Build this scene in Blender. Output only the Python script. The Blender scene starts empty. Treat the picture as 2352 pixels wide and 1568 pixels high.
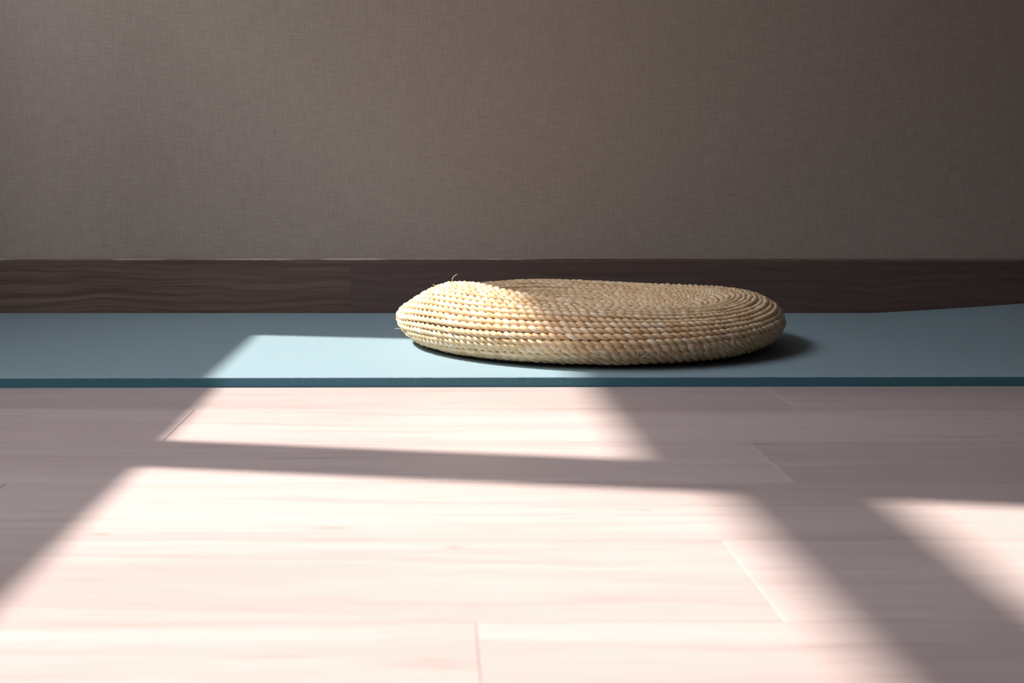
import bpy, math
import numpy as np
from mathutils import Vector

C = bpy.context.scene
COL = C.collection
rng = np.random.default_rng(7)

# ------------------------------------------------------------------ camera
H = 0.235                      # lens height above the floor
F = 3030.0 / 2352.0            # focal length as a share of the frame width
cam = bpy.data.cameras.new('camera')
cam.sensor_width = 36.0
cam.lens = 36.0 * F
cam.shift_x = (1176 - 1005) / 2352.0
cam.shift_y = -(784 - 387) / 2352.0
cam.clip_start = 0.02
cam.dof.use_dof = True
cam.dof.focus_distance = 1.60
cam.dof.aperture_fstop = 11.0
co = bpy.data.objects.new('camera', cam)
co.location = (0, 0, H)
co.rotation_euler = (math.pi / 2, 0, 0)
COL.objects.link(co)
C.camera = co

# ------------------------------------------------------------------ light
C.view_settings.view_transform = 'Standard'
C.view_settings.look = 'None'
C.view_settings.gamma = 1.0
C.view_settings.use_curve_mapping = False
C.view_settings.exposure = 0.0

world = bpy.data.worlds.new('sky')
C.world = world
world.use_nodes = True
bg = world.node_tree.nodes['Background']
bg.inputs['Color'].default_value = (0.90, 0.95, 1.03, 1)
bg.inputs['Strength'].default_value = 12.0

SX, SY, SZ = 1.0, -0.19, -1.20            # where the sunlight travels
sun = bpy.data.lights.new('sun', 'SUN')
sun.energy = 9.6
sun.color = (0.93, 0.90, 0.83)
sun.angle = math.radians(0.75)
so = bpy.data.objects.new('sun', sun)
so.rotation_euler = Vector((SX, SY, SZ)).to_track_quat('-Z', 'Y').to_euler()
so.location = (-4, 2, 4)
COL.objects.link(so)

# window openings in the left wall (y0, y1, z0, z1)
XW = -1.25                                  # inner face of the left wall
ZS = -SZ * (-0.235 - XW)                   # sill height whose shadow falls on x = -0.235
WINS = [(1.335, 1.990, ZS, 2.30), (0.60, 1.2535, ZS, 2.30), (-0.13, 0.50, 0.10, 2.30)]  # third opening is added out of view to raise the bounce light
for i, (y0, y1, z0, z1) in enumerate(WINS):
    pl = bpy.data.lights.new('window_portal', 'AREA')
    pl.shape = 'RECTANGLE'; pl.size = z1 - z0; pl.size_y = y1 - y0
    pl.cycles.is_portal = True
    po = bpy.data.objects.new('window_portal', pl)
    po.location = (XW - 0.14, (y0 + y1) / 2, (z0 + z1) / 2)
    po.rotation_euler = (0, -math.pi / 2, 0)
    COL.objects.link(po)

# ------------------------------------------------------------------ helpers
def new_mat(name, rough=0.7, spec=0.3):
    m = bpy.data.materials.new(name); m.use_nodes = True
    nt = m.node_tree
    b = nt.nodes['Principled BSDF']
    b.inputs['Roughness'].default_value = rough
    b.inputs['Specular IOR Level'].default_value = spec
    return m, nt, b

class NT:
    """short-hands for building node trees"""
    def __init__(s, nt): s.nt = nt; s.n = nt.nodes; s.l = nt.links
    def link(s, a, b): s.l.new(a, b)
    def coord(s, kind='Object'): return s.n.new('ShaderNodeTexCoord').outputs[kind]
    def attr(s, name, out='Fac'):
        a = s.n.new('ShaderNodeAttribute'); a.attribute_name = name; return a.outputs[out]
    def scale(s, v, sc, loc=(0, 0, 0)):
        m = s.n.new('ShaderNodeMapping'); m.inputs['Scale'].default_value = sc; m.inputs['Location'].default_value = loc
        s.link(v, m.inputs['Vector']); return m.outputs[0]
    def noise(s, v, scale=1, detail=3, rough=0.5, dist=0.0):
        t = s.n.new('ShaderNodeTexNoise'); t.inputs['Scale'].default_value = scale
        t.inputs['Detail'].default_value = detail; t.inputs['Roughness'].default_value = rough
        t.inputs['Distortion'].default_value = dist
        s.link(v, t.inputs['Vector']); return t.outputs['Fac']
    def math(s, op, a, b=None, clamp=False):
        m = s.n.new('ShaderNodeMath'); m.operation = op; m.use_clamp = clamp
        for i, x in enumerate((a, b)):
            if x is None: continue
            if isinstance(x, (int, float)): m.inputs[i].default_value = x
            else: s.link(x, m.inputs[i])
        return m.outputs[0]
    def rng(s, x, a, b, c, d):
        m = s.n.new('ShaderNodeMapRange'); m.interpolation_type = 'SMOOTHSTEP'
        for i, v in enumerate((a, b, c, d)): m.inputs[i + 1].default_value = v
        s.link(x, m.inputs[0]); return m.outputs[0]
    def mix(s, f, a, b, mode='MIX'):
        m = s.n.new('ShaderNodeMix'); m.data_type = 'RGBA'; m.blend_type = mode
        if isinstance(f, (int, float)): m.inputs[0].default_value = f
        else: s.link(f, m.inputs[0])
        for k, x in ((6, a), (7, b)):
            if isinstance(x, tuple): m.inputs[k].default_value = (*x, 1)
            else: s.link(x, m.inputs[k])
        return m.outputs[2]
    def vadd(s, a, b):
        m = s.n.new('ShaderNodeVectorMath'); m.operation = 'ADD'
        s.link(a, m.inputs[0])
        if isinstance(b, tuple): m.inputs[1].default_value = b
        else: s.link(b, m.inputs[1])
        return m.outputs[0]
    def vlen(s, a):
        m = s.n.new('ShaderNodeVectorMath'); m.operation = 'LENGTH'; s.link(a, m.inputs[0]); return m.outputs['Value']
    def bump(s, h, bsdf, strength, dist):
        b = s.n.new('ShaderNodeBump'); b.inputs['Strength'].default_value = strength
        b.inputs['Distance'].default_value = dist
        s.link(h, b.inputs['Height']); s.link(b.outputs[0], bsdf.inputs['Normal'])

def mesh_obj(name, verts, faces, mat, parent=None, smooth=False, attrs=None):
    """verts (n,3) array, faces (m,4) array or list of tuples -> one linked mesh object"""
    me = bpy.data.meshes.new(name)
    v = np.asarray(verts, np.float32)
    if isinstance(faces, np.ndarray):
        f = faces.astype(np.int32)
        me.vertices.add(len(v)); me.vertices.foreach_set('co', v.ravel())
        k = f.shape[1]
        me.loops.add(f.size); me.loops.foreach_set('vertex_index', f.ravel())
        me.polygons.add(len(f))
        me.polygons.foreach_set('loop_start', np.arange(0, f.size, k, dtype=np.int32))
        me.polygons.foreach_set('loop_total', np.full(len(f), k, np.int32))
        me.update(calc_edges=True); me.validate()
    else:
        me.from_pydata([tuple(x) for x in v.tolist()], [], faces); me.update()
    if smooth:
        me.polygons.foreach_set('use_smooth', np.ones(len(me.polygons), bool))
    for an, (ty, data) in (attrs or {}).items():
        a = me.attributes.new(an, ty, 'POINT')
        a.data.foreach_set('vector' if ty == 'FLOAT_VECTOR' else 'value', np.asarray(data, np.float32).ravel())
    me.materials.append(mat)
    o = bpy.data.objects.new(name, me)
    COL.objects.link(o)
    if parent: o.parent = parent
    return o

def box(b, c, base=0):
    (x0, y0, z0), (x1, y1, z1) = b, c
    v = [(x0, y0, z0), (x1, y0, z0), (x1, y1, z0), (x0, y1, z0), (x0, y0, z1), (x1, y0, z1), (x1, y1, z1), (x0, y1, z1)]
    f = [(0, 3, 2, 1), (4, 5, 6, 7), (0, 1, 5, 4), (1, 2, 6, 5), (2, 3, 7, 6), (3, 0, 4, 7)]
    return v, [tuple(i + base for i in q) for q in f]

def boxes(name, lst, mat, parent=None, tones=None):
    V, FF, T = [], [], []
    for i, (b, c) in enumerate(lst):
        v, f = box(b, c, len(V)); V += v; FF += f
        T += [tones[i] if tones else 0.0] * 8
    return mesh_obj(name, np.array(V), FF, mat, parent, attrs={'tone': ('FLOAT', T)} if tones else None)

def struct(o, label=None):
    o['kind'] = 'structure'
    if label: o['label'] = label
    return o

def tube(path, radii, sides=6):
    """a round tube along a polyline, ends closed to points"""
    P = np.asarray(path, float); n = len(P)
    R = np.full(n, radii) if np.isscalar(radii) else np.asarray(radii, float)
    T = np.gradient(P, axis=0); T /= np.linalg.norm(T, axis=1)[:, None]
    ref = np.array([0.3, -0.8, 0.52]); A = np.cross(T, ref); A /= np.linalg.norm(A, axis=1)[:, None]
    B = np.cross(T, A)
    an = np.arange(sides) / sides * 2 * math.pi
    V = P[:, None] + R[:, None, None] * (np.cos(an)[None, :, None] * A[:, None] + np.sin(an)[None, :, None] * B[:, None])
    V = V.reshape(-1, 3)
    f = []
    for i in range(n - 1):
        for j in range(sides):
            k = (j + 1) % sides
            f.append((i * sides + j, i * sides + k, (i + 1) * sides + k, (i + 1) * sides + j))
    f.append(tuple(range(sides))[::-1]); f.append(tuple(range((n - 1) * sides, n * sides)))
    return V, f

def px(x, y, Y):               # the point at depth Y seen at photograph pixel x, y
    return np.array([(x - 1005) * Y / 3030.0, Y, H - (y - 387) * Y / 3030.0])

# ------------------------------------------------------------------ materials
# pale oak laminate
M_floor, nt, b = new_mat('oak_laminate', 0.42, 0.35)
t = NT(nt)
oc = t.coord(); tone = t.attr('tone')
off = t.n.new('ShaderNodeCombineXYZ'); t.link(t.math('MULTIPLY', tone, 37.0), off.inputs[0]); t.link(t.math('MULTIPLY', tone, 11.0), off.inputs[1])
pc = t.vadd(oc, off.outputs[0])
warp = t.noise(t.scale(pc, (2.2, 14, 1)), 1, 2)
cw = t.n.new('ShaderNodeCombineXYZ'); t.link(t.math('MULTIPLY', warp, 0.05), cw.inputs[1])
pw = t.vadd(pc, cw.outputs[0])
g1 = t.noise(t.scale(pw, (3.0, 95, 1)), 1, 5, 0.6)
g2 = t.noise(t.scale(pw, (11, 420, 1)), 1, 3, 0.6)
g3 = t.noise(t.scale(pw, (1.2, 14, 1)), 1, 3, 0.5, 0.6)
col = t.mix(t.rng(g3, 0.3, 0.72, 0, 1), (0.47, 0.362, 0.345), (0.545, 0.437, 0.415))
col = t.mix(t.rng(g1, 0.48, 0.74, 0, 0.50), col, (0.35, 0.264, 0.242))
col = t.mix(t.rng(g2, 0.50, 0.74, 0, 0.52), col, (0.30, 0.225, 0.21))
col = t.mix(t.rng(g1, 0.16, 0.42, 0.42, 0), col, (0.57, 0.49, 0.465))
# the few knots the photograph shows
for kx, ky, sx, sy in ((1275, 930, .011, .0045), (1045, 1257, .010, .006), (230, 1226, .012, .006), (790, 905, .010, .0035), (1990, 1098, .010, .004), (760, 1213, .018, .004), (1745, 1020, .03, .006), (1480, 1171, .008, .003)):
    kY = 3030 * H / (ky - 387); kX = (kx - 1005) * kY / 3030
    d = t.vlen(t.scale(t.vadd(oc, (-kX, -kY, 0)), (1 / sx, 1 / sy, 0)))
    ring = t.math('MULTIPLY', t.rng(d, 0.05, 1.0, 1, 0), t.rng(g2, 0.3, 0.6, 0.15, 0.75))
    col = t.mix(ring, col, (0.33, 0.225, 0.19))
pt = t.math('ADD', t.math('MULTIPLY', tone, 0.16), 0.92)
hs = t.n.new('ShaderNodeHueSaturation'); t.link(pt, hs.inputs['Value']); t.link(col, hs.inputs['Color'])
t.link(hs.outputs[0], b.inputs['Base Color'])
t.bump(t.math('ADD', g2, t.math('MULTIPLY', g1, 0.6)), b, 0.12, 0.0006)

# linen weave wallpaper
M_wall, nt, b = new_mat('linen_wallpaper', 0.85, 0.15)
t = NT(nt); oc = t.coord()
hz = t.noise(t.scale(oc, (34, 34, 780)), 1, 3, 0.6)
vt = t.noise(t.scale(oc, (780, 780, 40)), 1, 3, 0.6)
lg = t.noise(t.scale(oc, (2.5, 2.5, 2.5)), 1, 2)
wv = t.math('ADD', t.math('MULTIPLY', hz, 0.55), t.math('MULTIPLY', vt, 0.45))
col = t.mix(t.rng(wv, 0.32, 0.68, 0, 1), (0.34, 0.27, 0.23), (0.455, 0.368, 0.315))
col = t.mix(t.rng(lg, 0.3, 0.7, 0, 0.10), col, (0.46, 0.38, 0.32))
t.link(col, b.inputs['Base Color'])
t.bump(wv, b, 0.25, 0.0006)

M_room, nt, b = new_mat('room_plaster', 0.9, 0.1)
b.inputs['Base Color'].default_value = (0.14, 0.13, 0.12, 1)
M_dark, nt, b = new_mat('dark_dimming_wall', 0.7, 0.2)
b.inputs['Base Color'].default_value = (0.06, 0.048, 0.042, 1)  # made very dark to lower the light on the right
M_ceil, nt, b = new_mat('ceiling_paint', 0.9, 0.1)
b.inputs['Base Color'].default_value = (0.20, 0.19, 0.18, 1)
M_frame, nt, b = new_mat('window_frame_paint', 0.5, 0.3)
b.inputs['Base Color'].default_value = (0.5, 0.47, 0.44, 1)

# dark walnut baseboard
M_base, nt, b = new_mat('dark_walnut', 0.5, 0.3)
t = NT(nt); oc = t.coord(); tone = t.attr('tone')
off = t.n.new('ShaderNodeCombineXYZ'); t.link(t.math('MULTIPLY', tone, 5.3), off.inputs[0]); t.link(t.math('MULTIPLY', tone, 1.7), off.inputs[2])
pc = t.vadd(oc, off.outputs[0])
wp = t.noise(t.scale(pc, (3.5, 1, 9)), 1, 2)
cw = t.n.new('ShaderNodeCombineXYZ'); t.link(t.math('MULTIPLY', wp, 0.045), cw.inputs[2])
pw = t.vadd(pc, cw.outputs[0])
g1 = t.noise(t.scale(pw, (2.2, 1, 150)), 1, 4, 0.6)
g2 = t.noise(t.scale(pw, (9, 1, 560)), 1, 3, 0.6)
col = t.mix(t.rng(g1, 0.3, 0.7, 0, 1), (0.075, 0.043, 0.031), (0.20, 0.122, 0.090))
col = t.mix(t.rng(g2, 0.35, 0.7, 0, 0.5), col, (0.22, 0.142, 0.112))
col = t.mix(t.math('MULTIPLY', tone, 0.6), col, (0.125, 0.082, 0.078))
t.link(col, b.inputs['Base Color'])
t.bump(g2, b, 0.15, 0.0005)

M_bead, nt, b = new_mat('sealant_bead', 0.6, 0.3)
t = NT(nt)
g = t.noise(t.scale(t.coord(), (9, 1, 1)), 1, 3)
t.link(t.mix(t.rng(g, 0.42, 0.6, 0, 1), (0.34, 0.27, 0.235), (0.68, 0.60, 0.55)), b.inputs['Base Color'])

# teal foam mat
M_mat, nt, b = new_mat('teal_foam', 0.72, 0.25)
t = NT(nt); oc = t.coord()
n1 = t.noise(t.scale(oc, (900, 900, 900)), 1, 2, 0.6)
n2 = t.noise(t.scale(oc, (5, 9, 5)), 1, 3, 0.5)
col = t.mix(t.rng(n1, 0.3, 0.7, 0, 1), (0.218, 0.303, 0.342), (0.262, 0.345, 0.388))
col = t.mix(t.rng(n2, 0.3, 0.7, 0, 0.25), col, (0.243, 0.33, 0.366))
t.link(col, b.inputs['Base Color'])
t.bump(n1, b, 0.25, 0.0006)

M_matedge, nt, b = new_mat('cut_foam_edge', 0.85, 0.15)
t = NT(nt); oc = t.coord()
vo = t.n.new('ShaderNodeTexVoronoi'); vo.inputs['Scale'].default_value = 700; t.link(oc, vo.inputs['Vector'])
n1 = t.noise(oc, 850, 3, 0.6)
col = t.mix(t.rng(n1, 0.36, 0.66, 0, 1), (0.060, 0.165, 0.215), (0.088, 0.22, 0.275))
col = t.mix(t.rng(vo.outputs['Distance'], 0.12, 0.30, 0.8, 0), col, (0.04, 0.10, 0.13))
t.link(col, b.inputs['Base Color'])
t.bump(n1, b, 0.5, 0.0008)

# plaited straw rope
def straw(name, c0, c1, c2, cdark):
    m, nt, b = new_mat(name, 0.62, 0.28)
    t = NT(nt); tone = t.attr('tone'); fl = t.attr('flow', 'Vector')
    s1 = t.noise(t.scale(fl, (110, 3.2, 9)), 1, 3, 0.6)
    s2 = t.noise(t.scale(fl, (60, 9.0, 9)), 1, 2, 0.6)
    col = t.mix(t.rng(tone, 0.0, 0.55, 0, 1), c0, c1)
    col = t.mix(t.rng(tone, 0.5, 1.0, 0, 1), col, c2)
    col = t.mix(t.rng(s1, 0.48, 0.78, 0, 0.5), col, cdark)
    col = t.mix(t.rng(s2, 0.25, 0.45, 0.28, 0), col, (0.88, 0.76, 0.60))
    t.link(col, b.inputs['Base Color'])
    t.bump(t.math('ADD', s1, s2), b, 0.35, 0.0006)
    return m
M_straw = straw('plaited_straw', (0.70, 0.45, 0.235), (0.82, 0.585, 0.35), (0.89, 0.72, 0.53), (0.55, 0.31, 0.135))
M_fill, nt, b = new_mat('straw_filling_gap_shade', 0.9, 0.1)
b.inputs['Base Color'].default_value = (0.30, 0.165, 0.065, 1)  # straw brown, darkened to paint in shade between the coils
M_thread, nt, b = new_mat('white_thread', 0.7, 0.2)
b.inputs['Base Color'].default_value = (0.70, 0.64, 0.58, 1)
M_fibre, nt, b = new_mat('pale_straw_fibre', 0.7, 0.2)
b.inputs['Base Color'].default_value = (0.70, 0.58, 0.42, 1)

# ------------------------------------------------------------------ the room
BF, BH = 2.050, 0.0915         # baseboard: face and height
X0, X1, Y0, Y1, ZC = XW, 1.22, -2.3, 2.060, 2.45

# floor: planks 0.151 m wide, 1.093 m long, with real bevelled joints
PW, PL, YS = 0.151, 1.093, 0.8348
ENDS = {-1: 0.1800, 0: -0.322, 1: 0.2669, 2: -0.2366, 3: 0.3525}
V, FQ, T = [], [], []
r0, r1 = int(math.floor((Y0 - YS) / PW)) - 1, int(math.ceil((Y1 - YS) / PW))
bw, bd, gp = 0.00034, 0.0004, 0.00012
for r in range(r0, r1 + 1):
    ya, yb = max(YS + r * PW, Y0), min(YS + (r + 1) * PW, Y1)
    if yb - ya < 0.004: continue
    if r in ENDS: e = ENDS[r]
    else: e = (0.3525 - 0.0428 * (r - 3) + (PL / 2 if r % 2 == 0 else 0))
    k0 = math.floor((X0 - e) / PL)
    for k in range(int(k0), int(k0) + 6):
        xa, xb = max(e + k * PL, X0), min(e + (k + 1) * PL, X1)
        if xb - xa < 0.004: continue
        i = len(V)
        xo0, xo1, yo0, yo1 = xa + gp, xb - gp, ya + gp, yb - gp
        V += [(xo0, yo0, -0.008), (xo1, yo0, -0.008), (xo1, yo1, -0.008), (xo0, yo1, -0.008),
              (xo0, yo0, -bd), (xo1, yo0, -bd), (xo1, yo1, -bd), (xo0, yo1, -bd),
              (xo0 + bw, yo0 + bw, 0), (xo1 - bw, yo0 + bw, 0), (xo1 - bw, yo1 - bw, 0), (xo0 + bw, yo1 - bw, 0)]
        for q in ((0, 3, 2, 1), (0, 1, 5, 4), (1, 2, 6, 5), (2, 3, 7, 6), (3, 0, 4, 7),
                  (4, 5, 9, 8), (5, 6, 10, 9), (6, 7, 11, 10), (7, 4, 8, 11), (8, 9, 10, 11)):
            FQ.append(tuple(i + a for a in q))
        T += [float(rng.random())] * 12
struct(mesh_obj('floor', np.array(V), FQ, M_floor, attrs={'tone': ('FLOAT', T)}), 'pale oak laminate plank floor in front of the teal mat')

WT = 0.12
struct(boxes('wall_back', [((X0 - WT, Y1 + 0.006, -0.008), (X1 + WT, Y1 + WT, ZC)), ((X0, Y1, BH + 0.0026), (X1, Y1 + 0.006, ZC))], M_wall), 'taupe linen wallpapered wall behind the straw cushion')
struct(boxes('wall_right', [((X1, Y0, -0.008), (X1 + WT, Y1, ZC))], M_dark))  # unseen wall, set close and dark so light falls off to the right
struct(boxes('wall_front', [((X0 - WT, Y0 - WT, -0.008), (X1 + WT, Y0, ZC))], M_room))
zt = WINS[0][3]
ys = [Y1] + [y for w in WINS for y in (w[1], w[0])] + [Y0]      # from the back corner to the front
piers = [((X0 - WT, ys[k + 1], -0.008), (X0, ys[k], zt)) for k in range(0, len(ys), 2)]
piers += [((X0 - WT, y0, -0.008), (X0, y1, z0)) for y0, y1, z0, z1 in WINS]
struct(boxes('wall_left', [((X0 - WT, Y0, zt), (X0, Y1, ZC))] + piers, M_room))
struct(boxes('ceiling', [((X0 - WT, Y0 - WT, ZC), (X1 + WT, Y1 + WT, ZC + 0.1))], M_ceil))
# frame rails of the two windows and the added opening lie in the reveals, outside the sun's way
for n, (y0, y1, z0, z1) in enumerate(WINS):
    xf = X0 - WT
    struct(boxes('window_%d' % (n + 1), [((xf - 0.03, y0 - 0.04, z0 - 0.10), (xf, y1 + 0.04, z0 - 0.06)),
                                         ((xf - 0.03, y0 - 0.04, z1), (xf, y1 + 0.04, z1 + 0.05))], M_frame))
# outside: unseen panel and beam, added to cut the sun off the far floor
XE = -1.95
def ez(xfloor): return -SZ * (xfloor - XE)
def ey(Y, xfloor): return Y - SY * (xfloor - XE)
struct(boxes('sun_blocker_panel', [((XE, 1.46, ez(0.160)), (XE + 0.04, 2.6, ez(0.160) + 1.3))], M_frame))
struct(boxes('sun_blocker_beam', [((XE, 0.72, ez(0.204)), (XE + 0.04, 1.46, ez(0.324 - 0.04)))], M_frame))

# unseen block outside, added to hide the low sky and dim the right
struct(boxes('sky_blocker', [((-11.0, -16, -3), (-8.0, 20, 7.0))], M_room))

# baseboard: two boards butted at a joint, with a bead of sealant along the top
XJ = (806 - 1005) * BF / 3030
struct(boxes('baseboard_back', [((X0, BF, 0), (XJ - 0.00008, Y1, BH)), ((XJ + 0.00008, BF, 0), (X1, Y1, BH - 0.0006))], M_base,
             tones=[0.0, 1.0]), 'dark walnut baseboard along the foot of the wallpapered wall')
n = 260
xs = np.linspace(X0 + 0.002, 0.16, n)
rad = 0.0011 + 0.0004 * np.sin(xs * 9.1) * np.sin(xs * 3.7 + 1) + 0.0002 * rng.normal(size=n)
rad = np.clip(rad + 0.0007 * np.exp(-((xs + 0.08) / 0.12) ** 2) - 0.0012 * np.clip((xs - 0.02) / 0.14, 0, 1), 0.0003, 0.0023)
Vb, Fb = tube(np.c_[xs, np.full(n, Y1 + 0.0005), BH + 0.0016 + 0.0002 * np.sin(xs * 5)], rad, 8)
struct(mesh_obj('trim_3', Vb, Fb, M_bead, smooth=True), 'thin pale sealant line on top of the dark baseboard')

# ------------------------------------------------------------------ the mat
MT = 0.0108
def thing(name, label, cat, loc):
    o = bpy.data.objects.new(name, None); o.empty_display_size = 0.05
    o.location = loc; o['label'] = label; o['category'] = cat
    COL.objects.link(o); return o

mat_root = thing('yoga_mat', 'long teal foam exercise mat on the floor along the wall', 'mat', (0, 1.73, 0))
nx, ny = 261, 41
XM0, XM1 = -0.78, 1.06
gx = np.linspace(XM0, XM1, nx); gy = np.linspace(0, 1, ny)
def mat_xy(x, q):
    yf = 1.4190 + 0.0098 * x
    return yf + (2.0475 - yf) * q
def mat_lift(x, y):
    a = np.clip((x - 0.665) / 0.085, 0, None) ** 1.2 * 0.0042
    w = np.clip((y - 1.56) / 0.49, 0, 1); w = w * w * (3 - 2 * w)
    c = np.clip((-0.50 - x) / 0.04, 0, 1) ** 2 * -0.0
    return np.minimum(a, 0.03) * w + c
GX, GQ = np.meshgrid(gx, gy, indexing='ij')
GY = mat_xy(GX, GQ); GL = mat_lift(GX, GY)
ro = 0.0006
def rim(x, q, e):               # how far the top is rounded off at the border
    return 0
top = np.stack([GX, GY, MT + GL], -1)
# top skin, slightly rounded over at the front
rows = [top[:, :1] + np.array([0, -0.0000, -0.0009]), top[:, :1] + np.array([0, 0.0003, -0.00025])]
skin = np.concatenate([rows[0], rows[1], top[:, 1:2] * 0 + (top[:, :1] + np.array([0, 0.0011, 0])), top[:, 1:]], 1) - np.array([0, 1.73, 0])
# the cut edge is never quite straight
jig = 0.00009 * rng.normal(size=nx)
skin[:, 0, 2] += jig; skin[:, 1, 2] += jig * 0.5
m_ = skin.shape[1]
I = np.arange(nx * m_).reshape(nx, m_)
fq = np.stack([I[:-1, :-1], I[1:, :-1], I[1:, 1:], I[:-1, 1:]], -1).reshape(-1, 4)
mesh_obj('top_skin', skin.reshape(-1, 3), fq, M_mat, mat_root, smooth=True)
# foam body below the skin: border loop extruded down, with a bottom
loop = [(i, 0) for i in range(nx)] + [(nx - 1, j) for j in range(1, m_)] + [(i, m_ - 1) for i in range(nx - 2, -1, -1)] + [(0, j) for j in range(m_ - 2, 0, -1)]
Lt = np.array([skin[i, j] for i, j in loop])
lift = np.array([GL[i, min(max(j - 2, 0), ny - 1)] for i, j in loop])
Lb = Lt.copy(); Lb[:, 2] = lift + 0.0002
Lm = (Lt + Lb) / 2; k = len(loop)
ctr = np.array([[0.1, 0, 0.0002]])
body = np.concatenate([Lt, Lm, Lb])
ff = []
for i in range(k):
    j = (i + 1) % k
    ff += [(i, i + k, j + k, j), (i + k, i + 2 * k, j + 2 * k, j + k)]
# bottom grid
bi = len(body)
bot = np.stack([GX, GY - 1.73, GL + 0.0002], -1)
body = np.concatenate([body, bot.reshape(-1, 3)])
J = bi + np.arange(nx * ny).reshape(nx, ny)
fb = np.stack([J[:-1, :-1], J[:-1, 1:], J[1:, 1:], J[1:, :-1]], -1).reshape(-1, 4)
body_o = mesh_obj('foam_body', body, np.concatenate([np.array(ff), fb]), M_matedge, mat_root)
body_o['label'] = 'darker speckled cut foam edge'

# ------------------------------------------------------------------ the cushion
PV = [0.1935, 1.7047, -0.0008, -0.015, 0.2494, 0.0641, 0.034, 0.1877, 0.2114, 0.035, 1.1717, 0.9226,
      -0.0027, 0.0038, -0.0079, -0.0016, 0.0007, 0.006, -0.0001, 0.02, -0.1853, -0.1045, 0.14, 0.0708, 0.006]
XC, YC, TX, TY, RR, HH, ZE, RC, RB, DI, E1, E2, Z2C, Z2S, R2C, R2S, R1C, Z3C, Z3S, BA, BX, BY, BSX, BSY, GE = PV
a = np.linspace(0, math.pi / 2, 200)
q = np.linspace(0, 1, 200)
ce = np.c_[RC * q, HH - DI * (1 - q ** 2) ** 1.1]                           # centre -> crest
up = np.c_[RC + (RR - RC) * np.sin(a) ** E2, ZE + (HH - ZE) * np.cos(a) ** E2]   # crest -> equator
lo = np.c_[RB + (RR - RB) * np.cos(a) ** E1, ZE - ZE * np.sin(a) ** E1]     # equator -> underside
un = np.c_[RB * (1 - q), np.zeros(200)]
mer = np.concatenate([ce, up[1:], lo[1:], un[1:]])
ds = np.r_[0, np.cumsum(np.linalg.norm(np.diff(mer, axis=0), axis=1))]
S_EQ = ds[398]; S_BOT = ds[597]
def surf(s, th):
    """point of the cushion's outer surface at meridian length s and bearing th (cushion coordinates)"""
    R = np.interp(s, ds, mer[:, 0]); Z = np.interp(s, ds, mer[:, 1])
    rr = 1 + R2C * np.cos(2 * th) + R2S * np.sin(2 * th) + R1C * np.cos(3 * th)
    w = np.clip(Z / HH, 0, 1) ** 1.5
    qq = (R / RR) ** 2
    x = R * np.cos(th) * rr; y = R * np.sin(th) * rr
    zn = np.clip(Z / HH, 0, 1)
    z = Z + GE * 4 * zn * (1 - zn) * qq * np.sin(th) + w * (TX * x + TY * y + qq * (Z2C * np.cos(2 * th) + Z2S * np.sin(2 * th) + Z3C * np.cos(3 * th) + Z3S * np.sin(3 * th))
             + BA * np.exp(-((x - BX) / BSX) ** 2 - ((y - BY) / BSY) ** 2))
    return np.stack([x, y, z], -1)
def frame(s, th):
    e = 6e-4
    P = surf(s, th)
    B = surf(s + e, th) - surf(np.maximum(s - e, 1e-5), th)
    Tn = surf(s, th + 2e-3) - surf(s, th - 2e-3)
    Tn /= np.linalg.norm(Tn, axis=-1, keepdims=True) + 1e-12
    B -= Tn * (B * Tn).sum(-1, keepdims=True)
    B /= np.linalg.norm(B, axis=-1, keepdims=True) + 1e-12
    N = np.cross(B, Tn)
    return P, Tn, B, N
# the seam between the upper and the lower piece: low on the left, high on the right
zt_ = lambda th: 0.0205 + 0.0095 * np.cos(th)
s_lo = np.linspace(S_EQ - 0.03, S_BOT, 400)
z_lo = np.interp(s_lo, ds, mer[:, 1])
def seam(th): return np.interp(-zt_(th), -z_lo, s_lo)

root = thing('straw_cushion', 'round cushion of coiled straw rope lying on the teal mat', 'cushion', (XC, YC, MT + 0.0013))

def smooth_noise(n, step, seed):
    r = np.random.default_rng(seed); k = int(n / step) + 4
    return np.interp(np.arange(n) / step, np.arange(k), r.normal(size=k))

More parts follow.
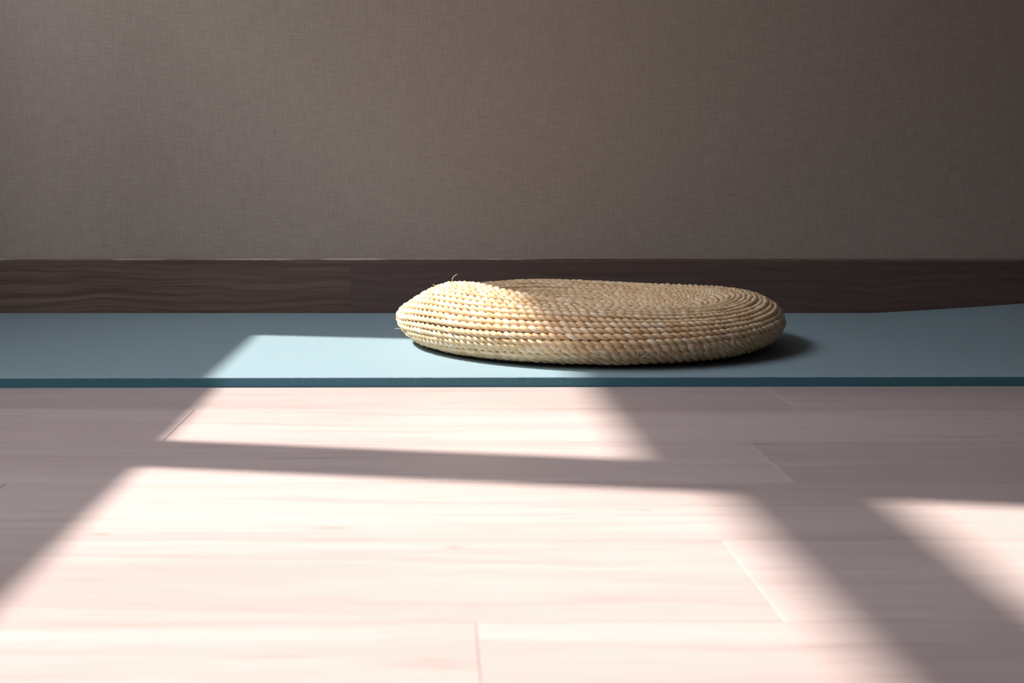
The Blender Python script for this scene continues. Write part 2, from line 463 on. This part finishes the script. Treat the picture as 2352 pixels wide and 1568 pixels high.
LOBE = 0.0104
TH0 = math.pi / 2           # the coils start and end at the back
def rope(name, sfun, u0, u1, inset, mat, seed, sides=8, a_=0.00165, b_=0.00225, bump_spots=0.0):
    """two-strand twisted rope wound in coils u0..u1 on the surface"""
    r = np.random.default_rng(seed)
    # equal steps along the rope
    uu = np.linspace(u0, u1, int((u1 - u0) * 720))
    P = surf(sfun(uu), 2 * math.pi * uu + TH0)
    L = np.r_[0, np.cumsum(np.linalg.norm(np.diff(P, axis=0), axis=1))]
    n = int(L[-1] / (LOBE / 6))
    u = np.interp(np.linspace(0, L[-1], n), L, uu)
    t_ = np.linspace(0, L[-1], n)
    th = 2 * math.pi * u + TH0
    Pc, Tn, B, N = frame(sfun(u), th)
    w1, w2, w3 = smooth_noise(n, 60, seed + 1), smooth_noise(n, 40, seed + 2), smooth_noise(n, 90, seed + 3)
    Pc = Pc - N * (inset - 0.00045 * w2)[:, None] + B * (0.0005 * w3)[:, None]
    phi0 = 2 * math.pi * (t_ / (2 * LOBE)) + 1.0 * np.cumsum(w1) * 0.05
    VV, FF, TT, FL = [], [], [], []
    base = 0
    for k in range(2):
        ph = phi0 + k * math.pi
        idx = np.floor(ph / (2 * math.pi) + 0.5).astype(int) - int(ph[0] / (2 * math.pi)) + 2
        rl = r.normal(size=idx.max() + 3); ton = np.clip(0.5 + 0.24 * r.normal(size=idx.max() + 3), 0, 1)
        # lobes swell where they face out
        sw = 1 + 0.10 * np.cos(ph) + 0.14 * np.clip(rl[idx], -2, 2) * (0.5 + 0.5 * np.cos(ph))
        if bump_spots: sw *= 1 + bump_spots * np.clip(smooth_noise(n, 300, seed + 9) - 1.3, 0, 1)
        c = Pc + a_ * (np.cos(ph)[:, None] * N + np.sin(ph)[:, None] * B)
        td = Tn + a_ * (2 * math.pi / (2 * LOBE)) * (-np.sin(ph)[:, None] * N + np.cos(ph)[:, None] * B)
        td /= np.linalg.norm(td, axis=1)[:, None]
        A = N - td * (N * td).sum(1)[:, None]; A /= np.linalg.norm(A, axis=1)[:, None]
        D = np.cross(td, A)
        an = np.arange(sides) / sides * 2 * math.pi
        rb = (b_ * sw)[:, None, None]
        v = c[:, None] + rb * (np.cos(an)[None, :, None] * A[:, None] * 0.95 + np.sin(an)[None, :, None] * D[:, None] * 1.08)
        VV.append(v.reshape(-1, 3))
        i = np.arange(n - 1)[:, None] * sides; j = np.arange(sides)[None]; j2 = (j + 1) % sides
        FF.append(base + np.stack([i + j, i + j2, i + sides + j2, i + sides + j], -1).reshape(-1, 4))
        TT.append(np.repeat(ton[idx], sides))
        fx = np.repeat(t_, sides); ag = np.tile(an, n)
        FL.append(np.stack([fx, np.cos(ag) * 1.0, np.sin(ag) * 1.0 + np.repeat(idx * 3.7 + k * 31, sides)], -1))
        base += n * sides
    return mesh_obj(name, np.concatenate(VV), np.concatenate(FF), mat, root, smooth=True,
                    attrs={'tone': ('FLOAT', np.concatenate(TT)), 'flow': ('FLOAT_VECTOR', np.concatenate(FL))})

PITCH = 0.0070
NU = round(float(seam(np.array(0.0))) / PITCH)
# meridian length for an even spacing of the coils over the dents and swellings of the top
tt = np.linspace(0, 2 * math.pi, 241); ff_ = np.linspace(0, 1, 401)
TAB = []
for th_ in tt:
    sl = np.linspace(0, float(seam(np.array(th_))) - PITCH * 0.48, 600)
    Pm = surf(sl, np.full(600, th_))
    dl = np.r_[0, np.cumsum(np.linalg.norm(np.diff(Pm, axis=0), axis=1))]
    TAB.append(np.interp(ff_ * dl[-1], dl, sl))
TAB = np.array(TAB)
def s_up(u):
    # the last full turn runs level with the seam
    f = np.minimum(u / (NU - 1), 1.0) * 400; k = np.mod(2 * math.pi * u + TH0, 2 * math.pi) / (2 * math.pi) * 240
    i = np.minimum(f.astype(int), 399); j = np.minimum(k.astype(int), 239); a1, b1 = f - i, k - j
    return (TAB[j, i] * (1 - a1) + TAB[j, i + 1] * a1) * (1 - b1) + (TAB[j + 1, i] * (1 - a1) + TAB[j + 1, i + 1] * a1) * b1
rope('upper_cover', s_up, 0.35, NU, 0.0038, M_straw, 11, bump_spots=0.25)
S_END = S_BOT + 0.024
NL = max(5, round((S_END - float(seam(np.array(-1.57)))) / PITCH))
def s_low(u):
    sm = seam(2 * math.pi * u + TH0) + PITCH * 0.6
    return sm + np.maximum(u - 1.0, 0) / (NL - 1) * (S_END - sm)
rope('lower_cover', s_low, 0.0, NL, 0.0048, M_straw, 23)

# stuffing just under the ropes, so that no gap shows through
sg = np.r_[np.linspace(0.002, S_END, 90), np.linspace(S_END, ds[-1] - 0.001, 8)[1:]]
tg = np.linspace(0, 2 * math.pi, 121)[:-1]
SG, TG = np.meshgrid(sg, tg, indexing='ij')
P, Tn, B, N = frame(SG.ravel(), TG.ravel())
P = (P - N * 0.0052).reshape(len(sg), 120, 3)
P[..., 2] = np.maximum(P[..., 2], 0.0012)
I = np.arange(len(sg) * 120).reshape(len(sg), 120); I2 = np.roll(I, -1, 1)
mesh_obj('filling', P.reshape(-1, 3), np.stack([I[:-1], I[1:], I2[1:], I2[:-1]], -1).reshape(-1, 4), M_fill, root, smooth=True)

# white stitches across the seam, placed along the front right
tf = np.linspace(-math.pi * 0.98, -0.02, 3000)
Pf = surf(seam(tf), tf) + np.array([XC, YC, MT])
xf = 1005 + 3030 * Pf[:, 0] / Pf[:, 1]
def th_at(x): return float(np.interp(x, xf, tf))
def on(s, th, out=0.0008):
    P, Tn, B, N = frame(np.array([s]), np.array([th])); return (P + N * out)[0]
def stitch(x0, d0, x1, d1, rad=0.00042):
    """from d0 above the seam at pixel column x0 to d1 below it at column x1"""
    ta, tb = th_at(x0), th_at(x1); pts = []
    for w in np.linspace(0, 1, 9):
        th = ta + (tb - ta) * w; s = float(seam(np.array(th))) - d0 + (d0 + d1) * w
        pts.append(on(s, th, 0.0008 - 0.0012 * (2 * w - 1) ** 4))
    V, f = tube(pts, rad, 6)
    return mesh_obj('stitch', V, f, M_thread, root, smooth=True)
for args in ((1452, .004, 1468, .005), (1465, .004, 1463, .004), (1488, .003, 1470, .006), (1510, .004, 1510, .006), (1546, .0035, 1543, .004),
             (1587, .003, 1588, .004), (1622, .003, 1620, .0035), (1661, .003, 1661, .003), (1436, .002, 1446, .003), (1426, .001, 1438, .0025)):
    s = stitch(*args); s['label'] = 'white thread stitch over the rope seam'
def loose(name, pts, r0, r1, mat, n=16):
    P = np.array(pts, float); w = np.linspace(0, len(P) - 1, n); k = np.arange(len(P))
    Q = np.stack([np.interp(w, k, P[:, i]) for i in range(3)], 1)
    for _ in range(2): Q[1:-1] = (Q[:-2] + Q[2:] + 2 * Q[1:-1]) / 4
    V, f = tube(Q, np.linspace(r0, r1, n), 6)
    return mesh_obj(name, V, f, mat, root, smooth=True)
def back(pts, Y): return [px(x, y, Y) - np.array([XC, YC, MT]) for x, y in pts]
# loose ends of straw standing off the coils
w = loose('straw_fibre', back([(1040, 656), (1038, 647), (1039, 641), (1043, 636), (1050, 632)], 1.705), 0.00045, 0.0003, M_fibre)
w['label'] = 'curved loose straw end standing up on the left'
loose('straw_fibre', back([(1004, 659), (999, 657), (994, 656)], 1.70), 0.0005, 0.0004, M_fibre, 6)
loose('straw_fibre', back([(920, 757), (912, 757), (907, 756.5)], 1.66), 0.0005, 0.0004, M_fibre, 6)
loose('straw_fibre', back([(918, 738), (909, 733), (910, 727), (915, 722)], 1.67), 0.0005, 0.0004, M_fibre, 8)
for x, d in ((1283, .0075), (1372, .0085)):
    th = th_at(x); s = float(seam(np.array(th)))
    pts = [on(s - d + 0.0018 * math.sin(v), th + 0.006 * math.cos(v) + 0.0012 * v, 0.0012) for v in np.linspace(0, 5.2, 14)]
    V, f = tube(pts, 0.0004, 6)
    o = mesh_obj('loose_thread', V, f, M_thread, root, smooth=True); o['label'] = 'white thread loop caught in the coils'
